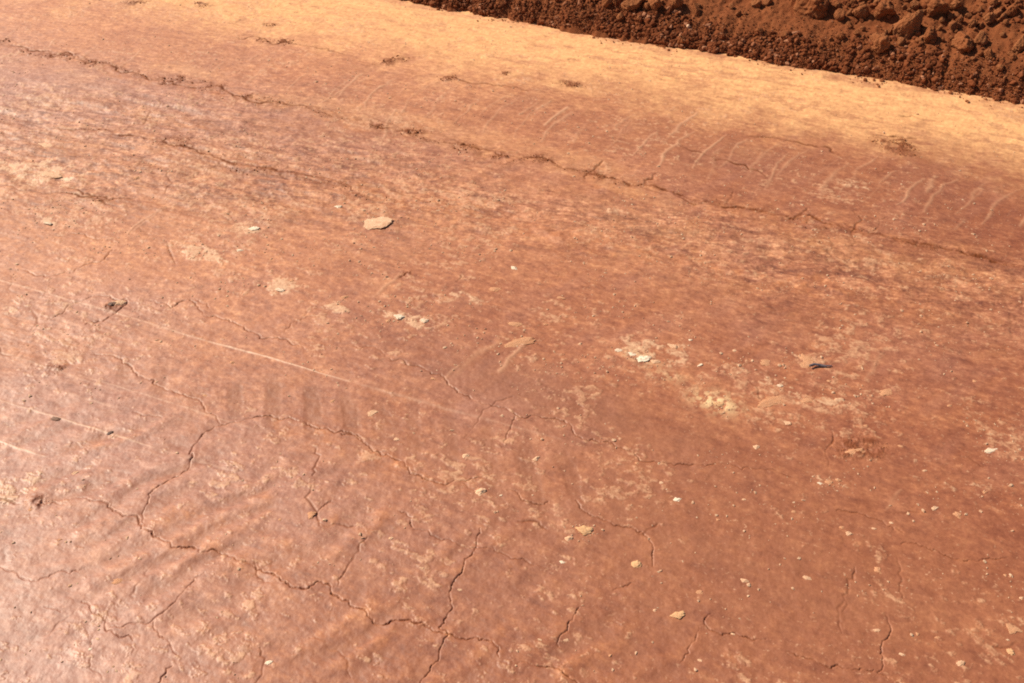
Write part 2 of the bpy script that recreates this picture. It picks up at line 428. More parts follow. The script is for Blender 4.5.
# ------------------------------------------------------------------ materials
class NT:
    def __init__(self, name, rough=.9, spec=.3):
        self.m = bpy.data.materials.new(name)
        self.m.use_nodes = True
        self.t = self.m.node_tree
        self.b = self.t.nodes['Principled BSDF']
        self.b.inputs['Roughness'].default_value = rough
        self.b.inputs['Specular IOR Level'].default_value = spec
        self.co = self.t.nodes.new('ShaderNodeTexCoord').outputs['Object']

    def n(self, typ, **kw):
        nd = self.t.nodes.new(typ)
        for k, v in kw.items():
            setattr(nd, k, v)
        return nd

    def set(self, sock, v):
        if hasattr(v, 'is_linked') or isinstance(v, bpy.types.NodeSocket):
            self.t.links.new(v, sock)
        else:
            sock.default_value = v

    def attr(self, name):
        return self.n('ShaderNodeAttribute', attribute_name=name).outputs['Fac']

    def noise(self, scale, detail=4, rough=.6, stretch=None, rot=0, dist=0):
        nd = self.n('ShaderNodeTexNoise')
        nd.inputs['Scale'].default_value = scale
        nd.inputs['Detail'].default_value = detail
        nd.inputs['Roughness'].default_value = rough
        nd.inputs['Distortion'].default_value = dist
        v = self.co
        if stretch:
            mp = self.n('ShaderNodeMapping')
            mp.vector_type = 'TEXTURE'
            mp.inputs['Rotation'].default_value = (0, 0, rot)
            mp.inputs['Scale'].default_value = tuple(1 / k for k in stretch)
            self.t.links.new(v, mp.inputs['Vector'])
            v = mp.outputs['Vector']
        self.t.links.new(v, nd.inputs['Vector'])
        return nd.outputs['Fac']

    def ramp(self, v, a, b, lo=0.0, hi=1.0):
        nd = self.n('ShaderNodeMapRange', clamp=True)
        self.set(nd.inputs['Value'], v)
        for k, x in (('From Min', a), ('From Max', b), ('To Min', lo), ('To Max', hi)):
            nd.inputs[k].default_value = x
        return nd.outputs['Result']

    def math(self, op, a, b=0.0):
        nd = self.n('ShaderNodeMath', operation=op)
        self.set(nd.inputs[0], a)
        self.set(nd.inputs[1], b)
        return nd.outputs[0]

    def mix(self, f, a, b, mode='MIX'):
        nd = self.n('ShaderNodeMix', data_type='RGBA', blend_type=mode)
        self.set(nd.inputs['Factor'], f)
        for s, v in ((nd.inputs[6], a), (nd.inputs[7], b)):
            if isinstance(v, tuple):
                s.default_value = (*v, 1)
            else:
                self.t.links.new(v, s)
        return nd.outputs[2]

    def bump(self, h, strength, dist, prev=None):
        nd = self.n('ShaderNodeBump')
        nd.inputs['Strength'].default_value = strength
        nd.inputs['Distance'].default_value = dist
        self.t.links.new(h, nd.inputs['Height'])
        if prev:
            self.t.links.new(prev, nd.inputs['Normal'])
        return nd.outputs['Normal']


ROAD_ROT = math.atan2(S_DIR[1], S_DIR[0])


def ground_material():
    M = NT('packed_red_dirt', .6, .9)
    mul = lambda a, b: M.math('MULTIPLY', a, b)
    c = M.mix(M.attr('lit_tone'), (.252, .065, .023), (.500, .182, .076))  # base colour carries the painted light gradient
    c = M.mix(M.ramp(M.noise(3.1, 5, .6), .4, .7, 0, .45), c, (.84, .76, .80), 'MULTIPLY')
    c = M.mix(mul(M.ramp(M.noise(15, 6, .68, (.4, 1, 1), ROAD_ROT), .45, .66), .6), c, (1.30, 1.48, 1.55), 'MULTIPLY')
    c = M.mix(mul(M.attr('grey'), .62), c, (.385, .182, .142))
    c = M.mix(mul(M.attr('press'), M.ramp(M.noise(12, 5, .6), .3, .6, .5, .9)), c, (.280, .090, .036))
    ch = M.attr('churn')
    st = M.noise(22, 6, .74, (.34, 1, 1), ROAD_ROT + .22, .7)
    c = M.mix(mul(ch, M.ramp(st, .47, .60, 0, .85)), c, (.205, .060, .024))
    c = M.mix(mul(ch, M.ramp(st, .50, .38, 0, .8)), c, (.520, .212, .102))
    c = M.mix(mul(ch, M.ramp(M.noise(6, 5, .6, (.4, 1, 1), ROAD_ROT), .45, .65, 0, .6)), c, (.400, .140, .050))
    c = M.mix(mul(M.attr('rust'), M.ramp(M.noise(26, 5, .7), .36, .60, .1, .85)), c, (.430, .142, .050))
    c = M.mix(mul(M.attr('dust'), M.ramp(M.noise(34, 6, .72, (.45, 1, 1), ROAD_ROT), .22, .55, .5, 1)), c, (.765, .385, .155))
    # mottling of the crust, at a few sizes
    m1 = M.noise(48, 5, .7, (.6, 1, 1), ROAD_ROT)
    calm = M.math('SUBTRACT', 1.0, M.math('MAXIMUM', mul(M.attr('press'), .6), mul(M.attr('dust'), .65)))
    c = M.mix(mul(M.ramp(m1, .52, .64, 0, .8), calm), c, (1.40, 1.60, 1.65), 'MULTIPLY')
    c = M.mix(mul(M.ramp(m1, .47, .36, 0, .8), calm), c, (.70, .62, .58), 'MULTIPLY')
    m2 = M.noise(16, 6, .72, (.5, 1, 1), ROAD_ROT, .4)
    c = M.mix(mul(M.ramp(m2, .53, .64, 0, .6), calm), c, (1.28, 1.45, 1.5), 'MULTIPLY')
    c = M.mix(M.ramp(m2, .46, .37, 0, .6), c, (.76, .68, .64), 'MULTIPLY')
    m3 = M.noise(62, 5, .75, (.75, 1, 1), ROAD_ROT + .3, .5)
    rough_ = M.math('MAXIMUM', ch, mul(calm, .42))
    c = M.mix(mul(rough_, M.ramp(m3, .52, .62, 0, .75)), c, (1.35, 1.62, 1.80), 'MULTIPLY')
    c = M.mix(mul(rough_, M.ramp(m3, .47, .38, 0, .8)), c, (.66, .55, .50), 'MULTIPLY')
    # pale specks of grit pressed in
    sp = M.ramp(M.noise(100, 3, .6), .61, .70)
    zone = M.ramp(M.noise(5, 4, .6), .42, .66)
    c = M.mix(mul(mul(sp, zone), .75), c, (.620, .340, .195))
    c = M.mix(mul(M.attr('plate'), M.ramp(M.noise(70, 4, .65), .40, .62, .15, .85)), c, (.600, .310, .165))
    c = M.mix(mul(M.attr('lug'), .6), c, (.560, .280, .150))
    c = M.mix(mul(M.attr('flake'), M.ramp(M.noise(75, 4, .65), .36, .58, .35, .95)), c, (.660, .385, .220))
    c = M.mix(mul(M.attr('scratch'), M.ramp(M.noise(45, 3, .6), .3, .6, .3, .9)), c, (.680, .410, .270))
    c = M.mix(mul(M.attr('yellow'), .9), c, (.820, .560, .290))
    c = M.mix(mul(M.attr('stain'), .85), c, (.175, .048, .018))
    c = M.mix(mul(M.attr('crack'), .75), c, (.115, .033, .013))  # shade down in the crack grooves, painted as dark colour
    M.set(M.b.inputs['Base Color'], c)
    loose = M.math('MINIMUM', M.math('ADD', M.attr('crack'), mul(M.attr('stain'), .8)), 1.0)
    M.set(M.b.inputs['Specular IOR Level'], M.math('SUBTRACT', .82, mul(loose, .72)))
    r = M.ramp(M.noise(9, 5, .6), .3, .7, .54, .68)
    r = M.math('ADD', r, mul(M.attr('dust'), .28))
    r = M.math('ADD', r, mul(M.attr('grey'), -.05))
    r = M.math('ADD', r, mul(ch, .06))
    M.set(M.b.inputs['Roughness'], r)
    n1 = M.bump(M.noise(95, 3, .6), .11, .004)
    n2 = M.bump(m1, .08, .008, n1)
    M.set(M.b.inputs['Normal'], n2)
    return M.m


def soil_material(name, a, b, dusty, bump=.008, k=1.0):
    M = NT(name, .95, .15)
    rnd = M.n('ShaderNodeObjectInfo').outputs['Random']
    c = M.mix(M.ramp(M.noise(7 * k, 5, .65), .35, .65), a, b)
    c = M.mix(M.math('MULTIPLY', M.ramp(M.noise(60 * k, 5, .7), .5, .72), .6), c, dusty)
    c = M.mix(M.ramp(rnd, 0, 1, 0, .35), c, dusty)
    M.set(M.b.inputs['Base Color'], c)
    M.set(M.b.inputs['Normal'], M.bump(M.noise(90 * k, 6, .75), .7, bump))
    return M.m


def stone_material(name, a, b):
    M = NT(name, .75, .35)
    rnd = M.n('ShaderNodeObjectInfo').outputs['Random']
    c = M.mix(M.ramp(M.noise(2.2, 5, .65), .35, .65), a, b)
    c = M.mix(M.ramp(rnd, 0, 1, 0, .45), c, (.58, .30, .16))
    c = M.mix(M.ramp(M.noise(1.3, 4, .6), .52, .68, 0, .6), c, (.42, .17, .08))
    M.set(M.b.inputs['Base Color'], c)
    M.set(M.b.inputs['Normal'], M.bump(M.noise(7, 4, .65), .25, .1))
    return M.m


def grit_material(name, a, b):
    M = NT(name, .8, .3)
    c = M.mix(M.ramp(M.noise(160, 3, .65), .38, .62), a, b)
    M.set(M.b.inputs['Base Color'], c)
    return M.m


MAT_SOIL = soil_material('loose_red_soil', (.165, .043, .014), (.225, .065, .022), (.31, .112, .042))
MAT_CLOD = soil_material('red_clod_soil', (.225, .067, .023), (.285, .094, .034), (.40, .165, .068), .012, .06)
def crumb_material(name, dark, mid, pale):
    M = NT(name, .95, .1)
    r = M.n('ShaderNodeNewGeometry').outputs['Random Per Island']
    c = M.mix(M.ramp(r, 0, .8), dark, mid)
    c = M.mix(M.ramp(r, .86, .98), c, pale)
    c = M.mix(M.ramp(M.noise(150, 3, .6), .45, .7, 0, .4), c, mid)
    M.set(M.b.inputs['Base Color'], c)
    M.set(M.b.inputs['Normal'], M.bump(M.noise(220, 3, .7), .6, .004))
    return M.m


MAT_CRUMB = crumb_material('dark_crumb_soil', (.105, .028, .011), (.215, .064, .024), (.42, .190, .105))
MAT_RED = crumb_material('loosened_red_crumbs', (.190, .058, .022), (.330, .120, .050), (.46, .220, .110))
MAT_CREAM = stone_material('cream_stone', (.78, .52, .34), (.64, .36, .21))
MAT_WHITE = stone_material('white_chalky_stone', (.86, .76, .60), (.80, .62, .44))
MAT_PINK = stone_material('pink_crust', (.62, .31, .17), (.52, .23, .11))
MAT_YELLOW = stone_material('yellow_stone', (.74, .46, .24), (.62, .33, .15))
MAT_DARK = stone_material('dark_stone', (.085, .055, .05), (.14, .085, .07))
MAT_GRIT = grit_material('pale_grit', (.60, .40, .26), (.45, .24, .14))

# ------------------------------------------------------------------ helpers for things
def link(name, me, mat=None, parent=None, loc=None, rot=None, scale=None):
    o = bpy.data.objects.new(name, me)
    col.objects.link(o)
    if mat and not me.materials:
        me.materials.append(mat)
    if parent:
        o.parent = parent
    if loc is not None:
        o.location = loc
    if rot is not None:
        o.rotation_euler = rot
    if scale is not None:
        o.scale = scale
    return o


def tag(o, label=None, cat=None, group=None, kind=None):
    for k, v in (('label', label), ('category', cat), ('group', group), ('kind', kind)):
        if v:
            o[k] = v
    return o


g = link('ground', grid_mesh('ground', X, Y, H, dict(dust=dust, churn=churn, plate=plate, lug=lug, scratch=scratch, yellow=yellow, stain=np.clip(stain + .35 * hair * (1 - dust), 0, 1), crack=np.clip(1.0 * crack ** 1.2 + .75 * hair * (1 - .25 * dust), 0, 1), grey=grey, lit_tone=lit_tone, rust=rust, press=press, flake=flake)), ground_material())  # stain and crack also carry painted shade of the hairline grooves
tag(g, 'packed red dirt road with drying cracks and tyre marks', None, None, 'structure')


def ground_z(x, y):
    r = int(np.clip(np.searchsorted(YS, y), 0, R_ - 1))
    c = int(np.clip(np.searchsorted(US, x / WY[r]), 0, C_ - 1))
    return float(H[r, c])


# ------------------------------------------------------------------ soil bank
PT = np.array((-.08, -.02, 0, .03, .12, .20, .30, .42, .60, .85, 1.15, 1.6, 2.2, 2.8, 3.2))
PZ = np.array((-.04, -.02, -.004, .022, .080, .115, .140, .195, .295, .410, .500, .540, .36, .10, -.06))


def bank_z(s, t):
    s, t = np.asarray(s, float), np.asarray(t, float)
    tt = t - foot_offset(s)
    z = np.interp(tt, PT, PZ)
    k = sstep(0, .12, tt)
    up = sstep(.22, .45, tt)
    z = z + k * (.022 * fbm(s, t, .30, 3, 2) + .010 * fbm(s, t, .09, 3, 4)) + up * (.020 * np.abs(fbm(s, t, .12, 3, 6)) + .012 * fbm(s, t, .045, 3, 1))
    z = z + k * (.0050 * fbm(s, t, .020, 3, 8) + .010 * np.abs(fbm(s, t, .038, 4, 10, .65)))
    return z


def spread(a0, a1, d, lo, hi, g=1.12):
    mid = list(np.arange(a0, a1, d))
    L, st = [a0], d
    while L[-1] > lo:
        st *= g
        L.append(L[-1] - st)
    U, st = [mid[-1]], d
    while U[-1] < hi:
        st *= g
        U.append(U[-1] + st)
    return np.array(L[:0:-1] + mid + U[1:])


bs = spread(-1.2, 5.0, .0055, -60, 60)
bt = np.concatenate((np.arange(-.08, .95, .0055), np.linspace(.96, 3.2, 90)))
BS, BT = np.meshgrid(bs, bt)
BX = FA[0] + BS * S_DIR[0] + BT * N_DIR[0]
BY = FA[1] + BS * S_DIR[1] + BT * N_DIR[1]
bank = link('soil_bank', grid_mesh('soil_bank', BX, BY, bank_z(BS, BT), {}), MAT_SOIL)
tag(bank, 'bank of loose dark red soil along the edge of the dirt road', None, None, 'structure')


def st_xy(s, t):
    return FA[0] + s * S_DIR[0] + t * N_DIR[0], FA[1] + s * S_DIR[1] + t * N_DIR[1]


def bank_hit(px, py):
    """where the sight line through that place of the photograph meets the bank"""
    xr, yd = (px - 512) / F, (py - 341.5) / F
    d = np.array((xr, CP - yd * SP, -(SP + yd * CP)))
    for k in np.arange(2.8, 7, .008):
        p = np.array((0, 0, CAM_H)) + d * k
        s, t = road_st(p[0], p[1])
        z = float(bank_z(s, t)) if t > -.05 else 0.0
        if p[2] <= max(z, 0):
            return p[0], p[1], max(z, 0.0), k
    return None


# ------------------------------------------------------------------ lumps
def ico(sub):
    bm = bmesh.new()
    bmesh.ops.create_icosphere(bm, subdivisions=sub, radius=1)
    v = np.array([x.co[:] for x in bm.verts])
    f = np.array([[w.index for w in x.verts] for x in bm.faces], np.int32)
    bm.free()
    return v, f


def lump(v, r, planes=11, lo=.72, hi=1.0, rough=.10, sharp=14):
    """irregular clod: a sphere cut by random flats, roughened"""
    n = r.normal(size=(planes, 3))
    n /= np.linalg.norm(n, axis=1)[:, None]
    h = r.uniform(lo, hi, planes)
    dots = v @ n.T
    rad = np.where(dots > .05, h / np.maximum(dots, .05), 9)
    rad = np.minimum(-np.log(np.exp(-sharp * np.minimum(rad, 3)).sum(1)) / sharp, 1.15)
    q = v * rad[:, None]
    o = r.uniform(0, 90)
    nz = vnoise(q[:, 0] * 2.6 + o, q[:, 1] * 2.6 + q[:, 2] * 1.9, 1) + .6 * vnoise(q[:, 0] * 5.5 - q[:, 2] * 4, q[:, 1] * 5.5 + o, 2) + .45 * vnoise(q[:, 2] * 11 + o, q[:, 1] * 11 - q[:, 0] * 8, 5) + .3 * vnoise(q[:, 0] * 21 + q[:, 2] * 9 + o, q[:, 1] * 19 - q[:, 2] * 14, 7)
    return q * (1 + rough * nz)[:, None]


def tri_mesh(name, v, f, smooth=True):
    me = bpy.data.meshes.new(name)
    me.vertices.add(len(v))
    me.vertices.foreach_set('co', np.asarray(v, np.float32).reshape(-1))
    me.loops.add(f.size)
    me.loops.foreach_set('vertex_index', f.reshape(-1).astype(np.int32))
    me.polygons.add(len(f))
    me.polygons.foreach_set('loop_start', np.arange(0, f.size, 3, dtype=np.int32))
    me.update(calc_edges=True)
    me.polygons.foreach_set('use_smooth', np.full(len(f), smooth, bool))
    return me


V4, F4 = ico(5)
V3, F3 = ico(4)
V2, F2 = ico(2)
r5 = np.random.default_rng(5)
CLODS = [tri_mesh('soil_clod', lump(V4, r5, 12, .58, 1.0, .14, 24), F4) for _ in range(9)]
CLODS_S = [tri_mesh('soil_clod_small', lump(V3, r5, 9, .7, 1.0, .09, 14), F3) for _ in range(8)]
for m in CLODS + CLODS_S:
    m.materials.append(MAT_CLOD)


def clod(px, py, w, h, label, group=None, mesh=None, sink=.30, name='soil_clod', rz=None):
    """clod whose middle shows at (px, py), w x h pixels"""
    hit = bank_hit(px, py + h * .30)
    if not hit:
        return None
    x, y, z, k = hit
    m = k / F
    rx, rzz = w * m * .40, h * m * .42
    o = link(name, mesh or random.choice(CLODS), None, None, (x, y + rx * .2, z + rzz * (1 - 2 * sink)), (random.uniform(-.4, .4), random.uniform(-.4, .4), random.uniform(0, 6.28) if rz is None else rz), (rx * 1.08, rx * random.uniform(.85, 1.1), rzz * 1.2))
    return tag(o, label, 'soil clod', group)


BIG = [
    (812, 2, 46, 30, 'largest soil clod on the bank, cut by the top edge, with a broad black shadow'),
    (884, 9, 21, 20, 'rounded red clod upper left of the tall pointed clod on the bank'),
    (906, 24, 29, 34, 'tall pointed clod with a bright orange left face on the bank'),
    (928, 36, 19, 20, 'round knobbly clod touching the right foot of the tall pointed clod'),
    (890, 31, 10, 11, 'small round clod touching the left foot of the tall pointed clod'),
    (880, 45, 26, 17, 'wide low clod with a dark front, lowest of the big clods'),
    (936, 6, 24, 22, 'pale orange clod at the top edge above the round knobbly clod'),
    (963, 42, 25, 21, 'blocky wide clod alone right of the round knobbly clod'),
    (859, 12, 17, 16, 'stubby clod just right of the broad black shadow on the bank'),
    (988, 56, 12, 11, 'small clod lowest on the slope below the blocky wide clod'),
    (1020, 44, 17, 18, 'dark clod cut by the right edge of the photo'),
    (1009, 11, 15, 15, 'dark clod near the top right corner of the photo'),
    (955, 5, 14, 12, 'squat clod at the top edge right of the pale orange clod'),
    (957, 22, 11, 11, 'knob of soil below the squat clod at the top edge'),
    (971, 24, 9, 10, 'small knob of soil straight above the blocky wide clod'),
    (634, 3, 30, 17, 'wide dark clod at the top edge, leftmost of the big clods'),
    (654, 4, 17, 18, 'upright blocky clod at the top edge beside the leftmost wide dark clod'),
    (678, 3, 15, 12, 'grey brown clod at the top edge right of the upright blocky clod'),
    (696, 10, 10, 13, 'narrow clod right of and below the grey brown clod'),
    (616, 2, 10, 8, 'small clod at the top edge left of the leftmost wide dark clod'),
    (682, 41, 10, 10, 'smooth grey brown lump half sunk in the dark crumbs near the road edge'),
    (756, 4, 12, 9, 'low clod at the top edge between the two groups of big clods'),
    (840, 37, 10, 8, 'thin tilted clod left of the wide low clod with a dark front'),
    (988, 18, 13, 12, 'lumpy clod in the rough soil between the blocky clod and the top right corner'),
    (738, 14, 8, 7, 'tiny clod in the smooth orange soil below the top edge'),
]
for px, py, w, h, lab in BIG:
    clod(px, py, w, h, lab, 'big clods on the soil bank')

n_s = 0
while n_s < 235:
    px = random.uniform(560, 1110)
    py = random.uniform(-22, 95)
    foot = (px - 390) / 634 * 106
    rel = foot - py                       # pixels above the foot of the bank
    if rel < 12 or (rel < 24 and random.random() < .7):
        continue
    dens = .9 if (px > 850 and rel > 42) else (.55 if px > 760 and rel > 40 else .22)
    if random.random() > dens:
        continue
    w = min(15, 4.5 + random.expovariate(1 / 2.8))
    if clod(px, py, w, w * random.uniform(.7, 1.0), 'small red brown clod lying loose on the slope of the soil bank', 'small clods on the soil bank', random.choice(CLODS_S), .28):
        n_s += 1
chip = clod(688, 29, 5, 5, 'tiny pale chip of stone among the dark crumbs of the bank', None, tri_mesh('stone_chip', lump(V2, r5), F2), .1, 'stone_chip')
chip.data.materials.append(MAT_CREAM)
chip['category'] = 'stone'

# ------------------------------------------------------------------ crumbs: uncountable
def scatter_mesh(name, P, RAD, flat, mat, variants=30, seed=1):
    r = np.random.default_rng(seed)
    var = [lump(V2, r, 6, .45, 1.0, .16, 30) for _ in range(variants)]
    n = len(P)
    out = np.empty((n, len(V2), 3))
    for i in range(n):
        a = r.uniform(0, 6.28)
        v = var[r.integers(variants)] * r.uniform(.6, 1.35, 3)
        b = r.uniform(-.6, .6)
        v = np.stack((v[:, 0], v[:, 1] * math.cos(b) - v[:, 2] * math.sin(b), v[:, 1] * math.sin(b) + v[:, 2] * math.cos(b)), 1)
        v = np.stack((v[:, 0] * math.cos(a) - v[:, 1] * math.sin(a), v[:, 0] * math.sin(a) + v[:, 1] * math.cos(a), v[:, 2] * flat), 1)
        out[i] = P[i] + v * RAD[i]
    f = (F2[None] + (np.arange(n) * len(V2))[:, None, None]).reshape(-1, 3)
    return link(name, tri_mesh(name, out.reshape(-1, 3), f, False), mat)


N = 72000
s = rng.uniform(-1.2, 4.9, N)
t = np.concatenate((np.abs(rng.normal(.07, .065, N * 2 // 3)), rng.uniform(0, .9, N - N * 2 // 3)))
soft = fbm(s, t, .16, 3, 7) + 2.2 * np.exp(-((t - .27) / .075) ** 2) * .35      # bare soft patches
keep = (soft < .24) | (t < .09)
keep &= rng.random(N) < .40 + .6 * sstep(-.25, .25, fbm(s, t, .07, 3, 9))
keep &= rng.random(N) < .35 + .65 * sstep(-.3, .2, fbm(s, t, .22, 3, 1) + .25 * (t < .05))
tiny = ~keep & (rng.random(N) < .38)
keep |= tiny
s, t, tiny = s[keep], t[keep], tiny[keep]
rad = np.clip(.0016 + rng.exponential(.0036, len(s)) * (.6 + .9 * sstep(-.2, .4, fbm(s, t, .11, 3, 4))), .0016, .0120)
rad = np.where(tiny, rng.uniform(.0014, .0042, len(rad)), rad)
z = bank_z(s, t)
x, y = st_xy(s, t)
ok = (t - foot_offset(s)) > .004
P = np.stack((x, y, np.maximum(z, 0) + rad * .3), 1)[ok]
crumbs = scatter_mesh('soil_crumbs', P, rad[ok], .85, MAT_CRUMB)
tag(crumbs, 'fine dark soil crumbs covering the foot of the bank', None, None, 'stuff')

# loosened crumbs on the road, where the dark red rows are, and a few strays below the bank
pts, rr = [], []
flat_i = np.flatnonzero((redrow > .25) & (fade > .9))
pick = rng.choice(flat_i, 2600, p=(redrow.flat[flat_i] ** 1.5) / (redrow.flat[flat_i] ** 1.5).sum())
for i in pick:
    far = .35 + .65 * float(sstep(1.6, 3.6, Y.flat[i]))
    q = min(.0010 + rng.exponential(.0016), .0062) * far * .62
    pts.append((X.flat[i] + rng.normal(0, .012), Y.flat[i] + rng.normal(0, .006), H.flat[i] + q * .1))
    rr.append(q)
for _ in range(900):
    ss, tt = rng.uniform(-1, 4), -abs(rng.normal(0, .035))
    if vnoise(np.array([ss / .15]), np.array([2.2]), 3)[0] < rng.uniform(-.5, .5):
        continue
    xx, yy = st_xy(ss, tt + .01)
    q = min(.0015 + rng.exponential(.0018), .009)
    pts.append((xx, yy, ground_z(xx, yy) + q * .4))
    rr.append(q)
cr2 = scatter_mesh('loose_crumbs', np.array(pts), np.array(rr), .8, MAT_RED, seed=2)
tag(cr2, 'scattered loose red crumbs of soil on the packed road', None, None, 'stuff')

# pale grit pressed into the road
pts, rr = [], []
pz = (np.clip(plate_zone, 0, 1) * .9 + .10) * (fade > .9)
pz = np.where((np.abs(X) < 3.2) & (Y > .5) & (T < -.05), pz, 0)
area = np.gradient(YS)[:, None] * np.gradient(US)[None, :] * WY[:, None]
pw = (pz * area * sstep(-.25, .5, fbm(X, Y, .12, 3, 5)))
cum = np.cumsum(pw.ravel())
for i in np.searchsorted(cum, rng.random(9000) * cum[-1]):
    q = min(.0009 + rng.exponential(.0011), .0046)
    pts.append((X.flat[i], Y.flat[i], H.flat[i] + q * .05))
    rr.append(q)
for cpx, n, sx, sy in (((642, 357), 110, .035, .014), ((716, 402), 90, .035, .02), ((660, 372), 30, .05, .02), ((600, 364), 25, .04, .015), ((829, 482), 50, .02, .012), ((585, 534), 40, .018, .012)):
    c0 = at(*cpx)
    for _ in range(n):
        a, b = rng.normal(0, sx), rng.normal(0, sy)
        xx, yy = c0 + a * S_DIR + b * N_DIR
        q = min(.0008 + rng.exponential(.0006), .0028)
        pts.append((xx, yy, ground_z(xx, yy) + q * .2))
        rr.append(q)
grit = scatter_mesh('pale_grit', np.array(pts), np.array(rr), .6, MAT_GRIT, seed=3)
tag(grit, 'pale sandy grit pressed into the packed road', None, None, 'stuff')

# ------------------------------------------------------------------ single stones on the road
STONE = {}
r9 = np.random.default_rng(9)
for key, mat in (('cream', MAT_CREAM), ('white', MAT_WHITE), ('pink', MAT_PINK), ('yellow', MAT_YELLOW), ('dark', MAT_DARK)):
    STONE[key] = []
    for _ in range(5):
        q = lump(V3, r9, 9, .62, 1.0, .16, 16)
        if key == 'pink':      # thin crust: ragged outline, level top
            an = np.arctan2(q[:, 1], q[:, 0])
            o_ = r9.uniform(0, 50)
            q[:, :2] *= (1 + .26 * vnoise(np.cos(an) * 1.7 + o_, np.sin(an) * 1.7, 2) + .12 * vnoise(np.cos(an) * 4 + o_, np.sin(an) * 4, 5))[:, None]
        me = tri_mesh('pebble', q, F3)
        me.materials.append(mat)
        STONE[key].append(me)


def pebble(px, py, w, kind, label, group=None, name='pebble', flat=.42, aspect=.7, rz=None, sink=.58):
    flat *= .68
    if name == 'crust_flake':
        sink = .55
    x, y = at(px, py)
    m = px_size(px, py) * w * .45
    rz = random.uniform(-.5, .5) if rz is None else rz
    o = link(name, random.choice(STONE[kind]), None, None, (x, y, ground_z(x, y) + m * flat * (1 - 2 * sink)), (random.uniform(-.1, .1), random.uniform(-.1, .1), rz), (m * 1.1, m * aspect, m * flat))
    return tag(o, label, {'pebble': 'pebble', 'crust_flake': 'flake', 'stone_chip': 'stone'}[name], group)


